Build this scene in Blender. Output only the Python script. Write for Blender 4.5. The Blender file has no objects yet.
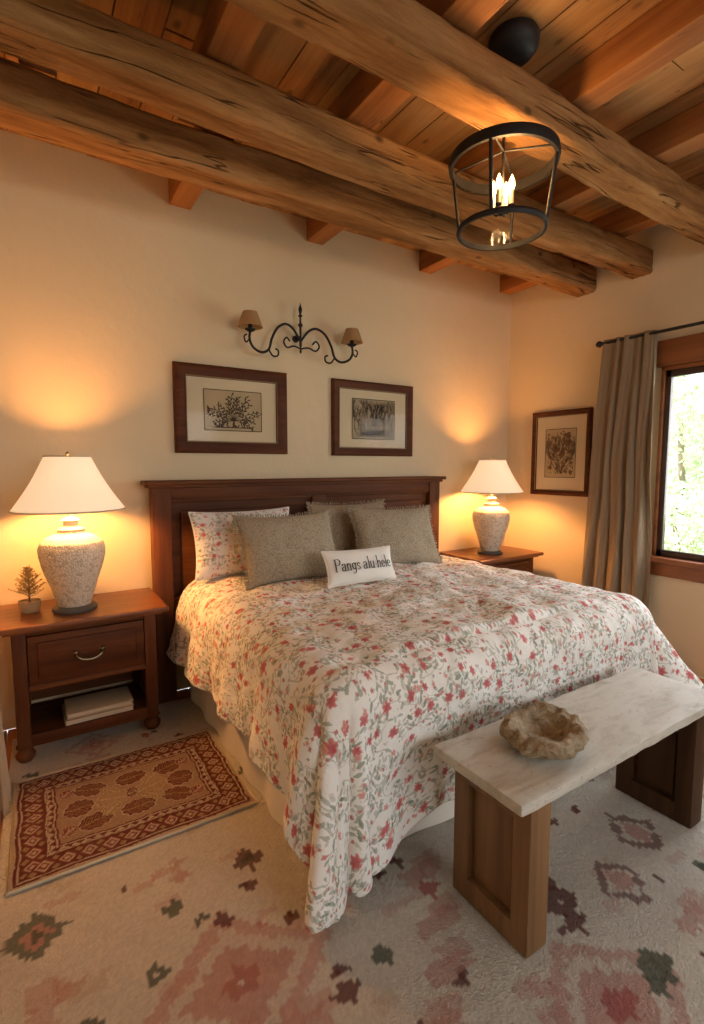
import bpy, bmesh, math, random
import numpy as np
from mathutils import Vector, Matrix, noise
random.seed(7)
PI = math.pi
SC = bpy.context.scene
COL = SC.collection

# ------------------------------------------------------------------ nodes
class NT:
    def __init__(s, name):
        s.m = bpy.data.materials.new(name); s.m.use_nodes = True
        s.t = s.m.node_tree; s.t.nodes.clear()
        s.out = s.t.nodes.new('ShaderNodeOutputMaterial')
        s.b = s.t.nodes.new('ShaderNodeBsdfPrincipled')
        s.t.links.new(s.b.outputs[0], s.out.inputs[0])
    def n(s, typ, **kw):
        x = s.t.nodes.new(typ)
        for k, v in kw.items(): setattr(x, k, v)
        return x
    def put(s, sock, v):
        if isinstance(v, bpy.types.NodeSocket): s.t.links.new(v, sock)
        else:
            if isinstance(v, (tuple, list)) and len(v) == 3 and sock.type == 'RGBA': v = (*v, 1)
            sock.default_value = v
    def math(s, op, a, b=0.0, c=None, clamp=False):
        x = s.n('ShaderNodeMath', operation=op); x.use_clamp = clamp
        s.put(x.inputs[0], a); s.put(x.inputs[1], b)
        if c is not None: s.put(x.inputs[2], c)
        return x.outputs[0]
    def vm(s, op, a, b=(0, 0, 0), out=0, scale=None):
        x = s.n('ShaderNodeVectorMath', operation=op)
        s.put(x.inputs[0], a)
        if scale is None: s.put(x.inputs[1], b)
        else: s.put(x.inputs[3], scale)
        return x.outputs[out]
    def mix(s, f, a, b, blend='MIX'):
        x = s.n('ShaderNodeMix', data_type='RGBA', blend_type=blend)
        s.put(x.inputs[0], f); s.put(x.inputs[6], a); s.put(x.inputs[7], b)
        return x.outputs[2]
    def coord(s, which='Object', scale=(1, 1, 1), rot=(0, 0, 0)):
        tc = s.n('ShaderNodeTexCoord'); mp = s.n('ShaderNodeMapping')
        s.t.links.new(tc.outputs[which], mp.inputs[0])
        mp.inputs['Scale'].default_value = scale; mp.inputs['Rotation'].default_value = rot
        return mp.outputs[0]
    def noise(s, vec, scale=5, detail=4, rough=.5, dist=0, out=0):
        x = s.n('ShaderNodeTexNoise'); s.put(x.inputs['Vector'], vec)
        x.inputs['Scale'].default_value = scale; x.inputs['Detail'].default_value = detail
        x.inputs['Roughness'].default_value = rough; x.inputs['Distortion'].default_value = dist
        return x.outputs[out]
    def ramp(s, f, stops):
        x = s.n('ShaderNodeValToRGB'); s.put(x.inputs[0], f)
        e = x.color_ramp.elements
        while len(e) < len(stops): e.new(.5)
        for q, (p, c) in zip(e, stops):
            q.position = p; q.color = (*c, 1) if len(c) == 3 else c
        return x.outputs[0]
    def bump(s, h, strength=.3, dist=.01):
        x = s.n('ShaderNodeBump'); s.put(x.inputs['Height'], h)
        x.inputs['Strength'].default_value = strength; x.inputs['Distance'].default_value = dist
        s.t.links.new(x.outputs[0], s.b.inputs['Normal'])
    def col(s, c): s.put(s.b.inputs['Base Color'], c)
    def rough(s, r): s.put(s.b.inputs['Roughness'], r)

def plain(name, c, rough=.5, metal=0, bump=0, bscale=60, var=0):
    t = NT(name); v = t.coord()
    if var:
        nz = t.noise(v, 6, 4)
        t.col(t.mix(nz, tuple(x*(1-var) for x in c), tuple(min(1, x*(1+var)) for x in c)))
    else: t.col(c)
    t.rough(rough); t.b.inputs['Metallic'].default_value = metal
    if bump: t.bump(t.noise(v, bscale, 5), bump, .004)
    return t.m

def wood(name, dark, mid, light, axis='X', rough=.5, freq=1.0, crack=0, attr=False, spec=.5, bump=.3, dist=.35, knots=False, hewn=0, stretch=.9):
    t = NT(name)
    st = {'X': (stretch, 14, 14), 'Y': (14, stretch, 14), 'Z': (14, 14, stretch)}[axis]
    st = tuple(a*freq for a in st)
    v = t.coord('Object', st)
    w = t.noise(v, 1.0, 6, .62, dist)
    c = t.ramp(w, [(.28, dark), (.5, mid), (.72, light)])
    fine = t.noise(t.coord('Object', tuple(a*4 for a in st)), 1.5, 3, .6)
    c = t.mix(t.math('MULTIPLY', fine, .40), c, dark)
    big = t.noise(t.coord('Object'), 1.7, 4)
    c = t.mix(t.math('MULTIPLY', big, .5), c, light, 'OVERLAY')
    h = t.math('ADD', w, t.math('MULTIPLY', fine, .5))
    if crack:
        cr = t.noise(t.coord('Object', tuple(.7 if a < 5 else 13 for a in st)), 1.0, 3.0, .5, .05)
        gate = t.ramp(t.noise(t.coord('Object', (2.6, 5, 5)), 1.0, 2), [(.50, (0, 0, 0)), (.58, (1, 1, 1))])
        m = t.math('MULTIPLY', t.math('SUBTRACT', 1.0, t.math('DIVIDE', t.math('ABSOLUTE', t.math('SUBTRACT', cr, .5)), .007*crack), clamp=True), gate)
        c = t.mix(t.math('MULTIPLY', m, .85), c, tuple(x*.3 for x in dark))
        h = t.math('SUBTRACT', h, t.math('MULTIPLY', m, 1.8))
    if hewn:
        ro = t.noise(t.coord('Object', (9, 26, 26)), 1.0, 5, .7)
        c = t.mix(t.math('MULTIPLY', ro, .32), c, tuple(x*.75 for x in dark))
        h = t.math('ADD', h, t.math('MULTIPLY', ro, hewn))
    if knots:
        vo = t.n('ShaderNodeTexVoronoi'); t.put(vo.inputs['Vector'], t.coord('Object', tuple(2.8 if a < 5 else 4.6 for a in st)))
        vo.inputs['Scale'].default_value = 1.6
        kn = t.ramp(vo.outputs['Distance'], [(.05, (1, 1, 1)), (.14, (0, 0, 0))])
        c = t.mix(t.math('MULTIPLY', kn, .75), c, tuple(x*.45 for x in dark))
    if attr:
        a = t.n('ShaderNodeAttribute', attribute_name='Col')
        c = t.mix(1.0, c, a.outputs['Color'], 'MULTIPLY')
    t.col(c); t.rough(rough); t.b.inputs['Specular IOR Level'].default_value = spec
    t.bump(h, bump, .008 if hewn else .006)
    return t.m

def floral(name, bg=(.90, .885, .84), k=1.5):
    t = NT(name)
    uv = t.coord('UV')
    wob = t.noise(uv, 9, 2, out=1); wob2 = t.noise(uv, 60, 2, out=1)
    vec = t.vm('ADD', uv, t.vm('SCALE', t.vm('SUBTRACT', wob, (.5, .5, .5)), scale=.04))
    vec = t.vm('ADD', vec, t.vm('SCALE', t.vm('SUBTRACT', wob2, (.5, .5, .5)), scale=.009))
    c = t.mix(t.math('MULTIPLY', t.noise(uv, 3, 3), .25), bg, tuple(x*.93 for x in bg))
    def cells(scale, off, rnd=.9):
        v = t.vm('ADD', t.vm('SCALE', vec, scale=scale*k), off)
        vo = t.n('ShaderNodeTexVoronoi', voronoi_dimensions='2D'); t.put(vo.inputs['Vector'], v)
        vo.inputs['Scale'].default_value = 1; vo.inputs['Randomness'].default_value = rnd
        loc = t.vm('SUBTRACT', v, vo.outputs['Position'])
        sc = t.n('ShaderNodeSeparateColor'); t.put(sc.inputs[0], vo.outputs['Color'])
        ro = t.n('ShaderNodeVectorRotate', rotation_type='Z_AXIS'); t.put(ro.inputs['Vector'], loc)
        t.put(ro.inputs['Angle'], t.math('MULTIPLY', sc.outputs[0], 6.28))
        sx = t.n('ShaderNodeSeparateXYZ'); t.put(sx.inputs[0], ro.outputs[0])
        return sx.outputs[0], sx.outputs[1], sc.outputs[1], sc.outputs[2]
    clump = t.noise(uv, 12, 2, .5)
    vn = t.noise(vec, 8*k, 1, .4)
    m = t.math('LESS_THAN', t.math('ABSOLUTE', t.math('SUBTRACT', vn, .5)), .011)
    c = t.mix(t.math('MULTIPLY', m, .42), c, (.25, .28, .20))
    for (sc, off, a, b, colr, thr) in ((24, (0, 0, 0), .46, .19, (.22, .28, .20), .52), (30, (3.3, 7.1, 0), .44, .17, (.33, .37, .29), .515),
                                       (21, (9.3, 2.1, 0), .42, .15, (.16, .21, .145), .555), (34, (5.3, 1.1, 0), .34, .19, (.50, .42, .32), .55)):
        x, y, r1, r2 = cells(sc, off)
        e = t.math('ADD', t.math('POWER', t.math('DIVIDE', x, a), 2), t.math('POWER', t.math('DIVIDE', y, b), 2))
        m = t.math('MULTIPLY', t.math('SUBTRACT', 1.15, e), 3.0, clamp=True)
        m = t.math('MULTIPLY', m, t.math('GREATER_THAN', t.math('ADD', clump, t.math('MULTIPLY', r1, .3)), thr+.15))
        c = t.mix(t.math('MULTIPLY', m, t.math('ADD', t.math('MULTIPLY', r2, .40), .38)), c, colr)
    for (sc, off, R, pet, c1, c2, thr) in ((23, (2.5, .4, 0), .25, 4, (.50, .11, .10), (.64, .31, .26), .66), (10.5, (.2, .7, 0), .30, 6, (.45, .035, .05), (.64, .18, .17), .58),
                                           (15, (4.2, 8.7, 0), .26, 5, (.62, .20, .18), (.75, .45, .39), .66)):
        x, y, r1, r2 = cells(sc, off, .8)
        r = t.math('SQRT', t.math('ADD', t.math('MULTIPLY', x, x), t.math('MULTIPLY', y, y)))
        th = t.math('ARCTAN2', y, x)
        pr = t.math('MULTIPLY', t.math('ADD', t.math('MULTIPLY', t.math('COSINE', t.math('MULTIPLY', th, float(pet))), .13), .87), R)
        pr = t.math('MULTIPLY', pr, t.math('ADD', .70, t.math('MULTIPLY', r2, .45)))
        pr = t.math('ADD', pr, t.math('MULTIPLY', t.math('SUBTRACT', t.noise(vec, 110, 2), .5), .14))
        sel = t.math('GREATER_THAN', r1, thr)
        m = t.math('MULTIPLY', t.math('MULTIPLY', t.math('SUBTRACT', pr, r), 16.0, clamp=True), sel)
        inner = t.math('MULTIPLY', t.math('SUBTRACT', t.math('MULTIPLY', pr, .75), r), 12.0, clamp=True)
        fc = t.mix(inner, c2, c1)
        fc = t.mix(t.math('MULTIPLY', t.noise(vec, 200, 2), .5), fc, c2)
        c = t.mix(t.math('MULTIPLY', m, .88), c, fc)
    t.col(c); t.rough(.9); t.b.inputs['Specular IOR Level'].default_value = .15
    t.bump(t.math('ADD', t.noise(uv, 12, 4, .6), t.math('MULTIPLY', t.noise(uv, 400, 2), .12)), .6, .020)
    return t.m

M = {}
M['wall'] = (lambda t: (t.col(t.mix(t.noise(t.coord(), 1.3, 5), (.61, .48, .305), (.69, .555, .365))), t.rough(.92),
             t.bump(t.noise(t.coord(), 9, 6, .55), .25, .02), t.m)[-1])(NT('plaster'))
M['ceil'] = wood('ceiling_planks', (.18, .082, .026), (.37, .195, .068), (.50, .295, .12), 'Y', .75, .8, .7, True, .2, knots=True)
M['joist'] = wood('joist_wood', (.19, .075, .023), (.36, .16, .050), (.47, .235, .085), 'Y', .75, .8, .6, spec=.2)
M['beam'] = wood('beam_wood', (.15, .070, .025), (.37, .200, .080), (.55, .335, .155), 'X', .95, .9, 1.4, spec=.05, bump=1.0, dist=.25, knots=True, hewn=1.1, stretch=1.8)
M['floor'] = wood('floor_wood', (.22, .08, .02), (.42, .17, .05), (.55, .26, .09), 'Y', .35, .8)
M['cherry'] = wood('dark_cherry', (.055, .018, .006), (.125, .043, .014), (.21, .080, .026), 'X', .55, .9, bump=.2, spec=.15)
M['cherryZ'] = wood('dark_cherry_upright', (.055, .018, .006), (.125, .043, .014), (.21, .080, .026), 'Z', .55, .9, bump=.2, spec=.15)
M['nstop'] = wood('nightstand_top', (.095, .034, .013), (.185, .068, .025), (.28, .115, .042), 'X', .35, .9, bump=.15, spec=.4)
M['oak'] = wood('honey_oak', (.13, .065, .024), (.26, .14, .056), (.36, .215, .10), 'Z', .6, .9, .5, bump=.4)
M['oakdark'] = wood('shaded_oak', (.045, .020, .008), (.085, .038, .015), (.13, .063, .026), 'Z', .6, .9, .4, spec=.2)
M['frame'] = wood('frame_wood', (.05, .015, .005), (.11, .034, .011), (.18, .062, .018), 'X', .55, 1.2, bump=.15, spec=.15)
M['trim'] = wood('window_trim', (.14, .05, .018), (.28, .105, .035), (.38, .16, .055), 'Y', .45, .8)
M['sash'] = plain('sash_brown', (.05, .025, .016), .4)
M['iron'] = plain('black_iron', (.012, .010, .009), .6, .3, .2, 90)
M['brass'] = plain('old_brass', (.25, .19, .11), .35, .9)
M['mat'] = plain('cream_mat', (.56, .46, .30), .9, bump=.05, bscale=300)
M['neck'] = plain('lamp_neck_cream', (.55, .46, .32), .6)
M['paper'] = plain('aged_paper', (.40, .30, .17), .9, var=.2)
M['paper2'] = plain('brown_paper', (.32, .25, .155), .9, var=.25)
M['ink'] = plain('ink', (.055, .034, .019), .9)
M['thread'] = plain('lettering_ink', (.05, .038, .03), .9)
M['inkred'] = plain('sepia_ink', (.13, .065, .032), .9)
M['inkgreen'] = plain('brown_wash', (.17, .10, .05), .9)
M['gilt'] = plain('gilt_line', (.30, .20, .09), .5)
M['skirt'] = plain('skirt_linen', (.74, .69, .61), .95, bump=.2, bscale=200)
M['mattress'] = plain('mattress_cloth', (.6, .57, .5), .95)
M['cover'] = floral('floral_cotton')
M['cover2'] = floral('floral_pillow_cotton', (.78, .75, .70), 1.5)
M['linen'] = plain('white_linen', (.78, .75, .68), .95, bump=.3, bscale=250)
M['page'] = plain('book_pages', (.60, .52, .38), .9)
M['bookA'] = plain('book_cover_tan', (.36, .27, .17), .7)
M['bookB'] = plain('book_cover_cream', (.46, .38, .27), .7)
M['pot'] = plain('woven_pot', (.42, .28, .14), .9, bump=.9, bscale=140, var=.3)
M['fir'] = plain('dried_sprig', (.42, .26, .075), .9, var=.4)
M['twig'] = plain('twig', (.16, .08, .04), .9)
M['stone'] = plain('lamp_stone_base', (.10, .09, .08), .6)
M['wax'] = plain('candle_sleeve', (.75, .62, .38), .6)

def weave(name, c1, c2, c3):
    t = NT(name); v = t.coord()
    vo = t.n('ShaderNodeTexVoronoi'); t.put(vo.inputs['Vector'], v); vo.inputs['Scale'].default_value = 120
    c = t.ramp(vo.outputs['Distance'], [(.1, c3), (.45, c2), (.8, c1)])
    c = t.mix(t.math('MULTIPLY', t.noise(v, 9, 3), .6), c, c2)
    t.col(c); t.rough(.95); t.b.inputs['Specular IOR Level'].default_value = .1
    t.bump(vo.outputs['Distance'], .8, .006); return t.m
M['sham'] = weave('greige_weave', (.26, .205, .14), (.38, .315, .22), (.50, .43, .32))
M['shamB'] = weave('tan_weave', (.24, .17, .11), (.36, .28, .185), (.46, .37, .26))

def curtainmat():
    t = NT('taupe_linen'); v = t.coord()
    c = t.mix(t.noise(t.coord('Object', (60, 60, 4)), 3, 4), (.24, .17, .108), (.33, .245, .16))
    t.col(c); t.rough(.95); t.b.inputs['Specular IOR Level'].default_value = .1; t.bump(t.noise(v, 250, 2), .3, .003)
    tr = t.n('ShaderNodeBsdfTranslucent'); t.put(tr.inputs[0], (.36, .26, .16))
    mx = t.n('ShaderNodeMixShader'); mx.inputs[0].default_value = .15
    t.t.links.new(t.b.outputs[0], mx.inputs[1]); t.t.links.new(tr.outputs[0], mx.inputs[2]); t.t.links.new(mx.outputs[0], t.out.inputs[0])
    return t.m
M['curtain'] = curtainmat()
M['curtain2'] = plain('cream_linen', (.50, .40, .27), .95, bump=.2, bscale=200)

def shademat(name, c, em, ec=(1, .62, .25), tr_fac=.5, tc=None):
    t = NT(name); t.col(c); t.rough(.9)
    t.b.inputs['Emission Color'].default_value = (*ec, 1); t.b.inputs['Emission Strength'].default_value = em
    tr = t.n('ShaderNodeBsdfTranslucent'); t.put(tr.inputs[0], tc or c)
    mx = t.n('ShaderNodeMixShader'); mx.inputs[0].default_value = tr_fac
    t.t.links.new(t.b.outputs[0], mx.inputs[1]); t.t.links.new(tr.outputs[0], mx.inputs[2]); t.t.links.new(mx.outputs[0], t.out.inputs[0])
    return t.m
M['shade'] = shademat('lit_shade', (.60, .56, .50), .80, (1, .70, .40), .17, (.50, .48, .60))
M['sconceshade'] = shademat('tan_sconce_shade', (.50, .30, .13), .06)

def emis(name, c, s):
    t = NT(name); t.col(c); t.b.inputs['Emission Color'].default_value = (*c, 1); t.b.inputs['Emission Strength'].default_value = s
    return t.m
M['bulb'] = emis('bulb_glow', (1, .62, .24), 22)

def glass(name, f=.08, tint=(1, 1, 1)):
    t = NT(name)
    tr = t.n('ShaderNodeBsdfTransparent'); t.put(tr.inputs[0], tint)
    gl = t.n('ShaderNodeBsdfGlossy'); gl.inputs['Roughness'].default_value = .06
    mx = t.n('ShaderNodeMixShader'); mx.inputs[0].default_value = f
    t.t.links.new(tr.outputs[0], mx.inputs[1]); t.t.links.new(gl.outputs[0], mx.inputs[2]); t.t.links.new(mx.outputs[0], t.out.inputs[0])
    return t.m
M['glass'] = glass('clear_glass', .05)
M['picglass'] = glass('matte_picture_glass', .004)
M['lampglass'] = glass('lantern_glass', .012, (.90, .86, .80))

def mosaic():
    t = NT('crackle_ceramic'); v = t.coord()
    vo = t.n('ShaderNodeTexVoronoi', feature='DISTANCE_TO_EDGE'); t.put(vo.inputs['Vector'], v); vo.inputs['Scale'].default_value = 75
    v2 = t.n('ShaderNodeTexVoronoi'); t.put(v2.inputs['Vector'], v); v2.inputs['Scale'].default_value = 75
    c = t.mix(t.noise(v, 14, 4), (.68, .62, .50), (.54, .48, .37))
    sp = t.n('ShaderNodeSeparateColor'); t.put(sp.inputs[0], v2.outputs['Color'])
    c = t.mix(t.math('MULTIPLY', t.math('GREATER_THAN', sp.outputs[0], .84), .4), c, (.22, .18, .13))
    e = t.math('LESS_THAN', vo.outputs['Distance'], .06)
    c = t.mix(t.math('MULTIPLY', e, .45), c, (.24, .19, .13))
    t.col(c); t.rough(.6); t.bump(vo.outputs['Distance'], .7, .007); return t.m
M['mosaic'] = mosaic()

def benchtop():
    t = NT('whitewashed_plank'); v = t.coord('Object', (3, 12, 12))
    w = t.noise(v, 1.5, 7, .65, .5)
    c = t.ramp(w, [(.28, (.30, .25, .18)), (.44, (.46, .42, .345)), (.60, (.58, .55, .475))])
    p = t.noise(t.coord('Object', (1, 1.6, 1.6)), 7, 7, .65, .6)
    c = t.mix(t.math('MULTIPLY', t.ramp(p, [(.42, (0, 0, 0)), (.58, (1, 1, 1))]), .8), c, (.59, .565, .50))
    sp = t.noise(t.coord('Object', (1, 1.6, 1.6)), 42, 5, .7)
    c = t.mix(t.math('MULTIPLY', t.math('GREATER_THAN', sp, .63), .5), c, (.26, .20, .14))
    t.col(c); t.rough(.6); t.bump(t.math('ADD', w, p), .6, .006); return t.m
M['benchtop'] = benchtop()

def burl():
    t = NT('burl_wood'); v = t.coord()
    c = t.ramp(t.noise(v, 22, 7, .75, 1.2), [(.30, (.14, .09, .05)), (.48, (.36, .27, .17)), (.70, (.60, .50, .36))])
    t.col(c); t.rough(.9); t.b.inputs['Specular IOR Level'].default_value = .2; t.bump(t.noise(v, 60, 6, .75, 1), .8, .012); return t.m
M['burl'] = burl()

def rugmat(name, s=260, dk=.3, mott=.1):
    t = NT(name); a = t.n('ShaderNodeAttribute', attribute_name='Col'); v = t.coord()
    nz = t.noise(v, s, 3, .7); n2 = t.noise(v, 7, 3); n3 = t.noise(v, 45, 4, .7)
    c = t.mix(t.math('MULTIPLY', t.math('SUBTRACT', 1.0, nz), dk), a.outputs['Color'], (.16, .12, .10))
    c = t.mix(t.math('MULTIPLY', n3, mott), c, (.40, .28, .19))
    c = t.mix(t.math('MULTIPLY', n2, .05), c, (.3, .22, .16))
    t.col(c); t.rough(1); t.b.inputs['Specular IOR Level'].default_value = .05
    t.bump(t.math('ADD', nz, n3), 1.0, .014); return t.m
M['rug'] = rugmat('rug_pile', 130, .27, .04); M['rug2'] = rugmat('small_rug_pile', 300, .28, .08)
M['fringe'] = plain('rug_binding', (.60, .50, .36), .95)

def leafmat(name, c1, c2):
    t = NT(name); v = t.coord()
    t.col(t.mix(t.noise(v, 2.5, 3), c1, c2)); t.rough(.7); return t.m
M['leafA'] = leafmat('leaf_pale', (.52, .64, .40), (.74, .82, .60)); M['leafB'] = leafmat('leaf_mid', (.38, .50, .28), (.58, .68, .42))
M['bark'] = plain('bark', (.28, .22, .16), .9)
M['lawn'] = plain('lawn', (.42, .54, .28), .95, var=.3)

# ------------------------------------------------------------------ geometry
class MB:
    def __init__(s): s.bm = bmesh.new()
    def merge(s, tmp, mtx=None):
        if mtx is not None: bmesh.ops.transform(tmp, matrix=mtx, verts=tmp.verts)
        me = bpy.data.meshes.new('tmp'); tmp.to_mesh(me); tmp.free()
        s.bm.from_mesh(me); bpy.data.meshes.remove(me); return s
    def box(s, x0, x1, y0, y1, z0, z1, bev=.004, seg=2, mtx=None):
        t = bmesh.new(); bmesh.ops.create_cube(t, size=1)
        for v in t.verts:
            v.co = Vector(((x0+x1)/2+v.co.x*(x1-x0), (y0+y1)/2+v.co.y*(y1-y0), (z0+z1)/2+v.co.z*(z1-z0)))
        if bev: bmesh.ops.bevel(t, geom=t.edges[:], offset=bev, segments=seg, affect='EDGES', profile=.6)
        return s.merge(t, mtx)
    def lathe(s, prof, seg=40, mtx=None, cap=True, wob=None):
        t = bmesh.new(); rings = []
        for (r, z) in prof:
            ring = []
            for i in range(seg):
                a = 2*PI*i/seg; rr = r
                ring.append(t.verts.new((rr*math.cos(a), rr*math.sin(a), z)))
            rings.append(ring)
        for a, b in zip(rings, rings[1:]):
            for i in range(seg): t.faces.new((a[i], a[(i+1) % seg], b[(i+1) % seg], b[i]))
        if cap:
            t.faces.new(rings[0][::-1]); t.faces.new(rings[-1])
        if wob:
            for v in t.verts: wob(v)
        return s.merge(t, mtx)
    def tube(s, pts, r, seg=10, closed=False, rf=None):
        pts = [Vector(p) for p in pts]; t = bmesh.new(); rings = []; N = len(pts)
        prev = None
        for i, p in enumerate(pts):
            d = (pts[(i+1) % N]-pts[i-1]) if closed else (pts[min(i+1, N-1)]-pts[max(i-1, 0)])
            d.normalize()
            if prev is None:
                a = d.orthogonal().normalized()
            else: a = (prev - d*prev.dot(d)).normalized()
            prev = a; b = d.cross(a); rr = r*(rf(i/(N-1)) if rf else 1)
            rings.append([t.verts.new(p+rr*(math.cos(2*PI*k/seg)*a+math.sin(2*PI*k/seg)*b)) for k in range(seg)])
        M_ = N if closed else N-1
        for i in range(M_):
            A = rings[i]; B = rings[(i+1) % N]; off = 0
            if closed and i == N-1:
                off = min(range(seg), key=lambda o: (A[0].co-B[o].co).length)
            for k in range(seg): t.faces.new((A[k], A[(k+1) % seg], B[(k+1+off) % seg], B[(k+off) % seg]))
        if not closed: t.faces.new(rings[0][::-1]); t.faces.new(rings[-1])
        return s.merge(t)
    def build(s, name, m, parent=None, loc=None, smooth=True):
        bmesh.ops.recalc_face_normals(s.bm, faces=s.bm.faces)
        me = bpy.data.meshes.new(name); s.bm.to_mesh(me); s.bm.free()
        return link(name, me, m, parent, loc, smooth)

def link(name, me, m, parent=None, loc=None, smooth=True):
    me.materials.append(m)
    if smooth:
        me.polygons.foreach_set('use_smooth', [True]*len(me.polygons))
        try: me.set_sharp_from_angle(angle=math.radians(42))
        except Exception: pass
    o = bpy.data.objects.new(name, me); COL.objects.link(o)
    if parent: o.parent = parent
    if loc: o.location = loc
    return o
def tag(o, label=None, cat=None, group=None, kind=None):
    if label: o['label'] = label
    if cat: o['category'] = cat
    if group: o['group'] = group
    if kind: o['kind'] = kind
    return o
def thing(name, label, cat, loc=(0, 0, 0), rot=(0, 0, 0), group=None):
    o = bpy.data.objects.new(name, None); COL.objects.link(o); o.location = loc; o.rotation_euler = rot
    o.empty_display_size = .1
    return tag(o, label, cat, group)
def smoothpath(P, n=10):
    P = [Vector(p) for p in P]; out = []
    for i in range(len(P)-1):
        p0 = P[max(i-1, 0)]; p1 = P[i]; p2 = P[i+1]; p3 = P[min(i+2, len(P)-1)]
        for k in range(n):
            t = k/n
            out.append(.5*((2*p1)+(-p0+p2)*t+(2*p0-5*p1+4*p2-p3)*t*t+(-p0+3*p1-3*p2+p3)*t**3))
    out.append(P[-1]); return out
def gridmesh(name, V, nx, ny, uv=None, cols=None):
    F = [(j*nx+i, j*nx+i+1, (j+1)*nx+i+1, (j+1)*nx+i) for j in range(ny-1) for i in range(nx-1)]
    me = bpy.data.meshes.new(name); me.from_pydata([tuple(float(c) for c in v) for v in V], [], F)
    if uv is not None:
        l = me.uv_layers.new(name='UVMap'); idx = np.zeros(len(me.loops), dtype=np.int32)
        me.loops.foreach_get('vertex_index', idx); l.data.foreach_set('uv', np.array(uv, dtype=np.float32)[idx].ravel())
    if cols is not None:
        ca = me.color_attributes.new(name='Col', type='FLOAT_COLOR', domain='POINT')
        ca.data.foreach_set('color', np.array(cols, dtype=np.float32).ravel())
    return me
def ss(a, b, x):
    t = max(0, min(1, (x-a)/(b-a))); return t*t*(3-2*t)

# ------------------------------------------------------------------ room shell
XL, XR, YB, YF, ZC = -.55, 3.55, 3.03, -2.2, 2.92
MB().box(XL-.15, XR+.15, YB, YB+.15, 0, ZC+.1, 0).build('wall_back', M['wall'], smooth=False)['kind'] = 'structure'
MB().box(XL-.15, XL, YF, YB, 0, ZC+.1, 0).build('wall_left', M['wall'], smooth=False)['kind'] = 'structure'
WY0, WY1, WZ0, WZ1 = .45, 1.765, .74, 1.99
w = MB()
w.box(XR, XR+.15, WY1, YB, 0, ZC+.1, 0); w.box(XR, XR+.15, YF, WY0, 0, ZC+.1, 0)
w.box(XR, XR+.15, WY0, WY1, 0, WZ0, 0); w.box(XR, XR+.15, WY0, WY1, WZ1, ZC+.1, 0)
w.build('wall_right', M['wall'], smooth=False)['kind'] = 'structure'
w = MB()
w.box(XL-.15, .3, YF-.15, YF, 0, ZC+.1, 0); w.box(2.7, XR+.15, YF-.15, YF, 0, ZC+.1, 0)
w.box(.3, 2.7, YF-.15, YF, 0, .8, 0); w.box(.3, 2.7, YF-.15, YF, 2.2, ZC+.1, 0)
w.build('wall_front', M['wall'], smooth=False)['kind'] = 'structure'
w = MB(); x = XL
while x < XR:
    x2 = min(x+.13, XR); w.box(x+.001, x2-.001, YF, YB, -.05, 0, .002, 1); x = x2
w.build('floor', M['floor'], smooth=False)['kind'] = 'structure'
V = []; F = []; C = []; x = XL-.1
def addbox(x0, x1, y0, y1, z0, z1, c):
    b = len(V)
    for X in (x0, x1):
        for Y in (y0, y1):
            for Z in (z0, z1): V.append((X, Y, Z)); C.append((*c, 1))
    for f in ((0, 1, 3, 2), (4, 6, 7, 5), (0, 4, 5, 1), (2, 3, 7, 6), (0, 2, 6, 4), (1, 5, 7, 3)): F.append(tuple(b+i for i in f))
while x < XR+.1:
    wd = random.uniform(.14, .19); y = YF-.1-random.uniform(0, 1)
    while y < YB+.1:
        ln = random.uniform(1.1, 2.2); k = random.uniform(.74, 1.15); g = random.uniform(.94, 1.08)
        addbox(x+.003, x+wd-.003, y+.002, min(y+ln, YB+.1)-.002, ZC+random.uniform(0, .006), ZC+.03, (k, k*g, k*g)); y += ln
    x += wd
addbox(XL-.15, XR+.15, YF-.15, YB+.15, ZC+.03, ZC+.12, (.3, .3, .3))
me = bpy.data.meshes.new('ceiling'); me.from_pydata(V, [], F)
ca = me.color_attributes.new(name='Col', type='FLOAT_COLOR', domain='POINT'); ca.data.foreach_set('color', np.array(C, dtype=np.float32).ravel())
link('ceiling', me, M['ceil'], smooth=False)['kind'] = 'structure'

# rough hewn beams
def beam(y, z, wd, hg, seed, label):
    n, seg = 300, 60; V = []
    for i in range(n):
        X = XL+.002+(XR-XL-.004)*i/(n-1)
        tw = .07*noise.noise(Vector((X*.8, seed, 0)))
        for k in range(seg):
            a = 2*PI*k/seg+PI/seg; c, s_ = math.cos(a), math.sin(a)
            h_ = min(1/max(abs(c), 1e-6), 1/max(abs(s_), 1e-6)); ch_ = 1.84/(abs(c)+abs(s_))
            rr_ = min(h_, ch_); yy = wd/2*rr_*c; zz = hg/2*rr_*s_
            nn = noise.noise(Vector((X*3.2, c*2.2+seed, s_*2.2)))
            ax = math.floor(X*7+.8*c)*.37     # adze facets
            q = 1+.05*noise.noise(Vector((X*1.3, c*1.2+seed, s_*1.2)))+.045*math.copysign(abs(nn)**.7, nn)+.03*noise.noise(Vector((X*11, c*4+seed, s_*4)))+.018*noise.noise(Vector((ax, c*3+seed, s_*3)))
            yy, zz = yy*math.cos(tw)-zz*math.sin(tw), yy*math.sin(tw)+zz*math.cos(tw)
            V.append((X, y+yy*q+.014*math.sin(X*1.7+seed), z+zz*q))
    F = [(i*seg+k, i*seg+(k+1) % seg, (i+1)*seg+(k+1) % seg, (i+1)*seg+k) for i in range(n-1) for k in range(seg)]
    F.append(tuple(range(seg))[::-1]); F.append(tuple((n-1)*seg+k for k in range(seg)))
    me = bpy.data.meshes.new('ceiling_beam'); me.from_pydata(V, [], F)
    tag(link('ceiling_beam', me, M['beam']), label, 'beam')
beam(2.33, 2.69, .16, .165, 1, 'rough hewn ceiling beam nearest the headboard wall')
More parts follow.
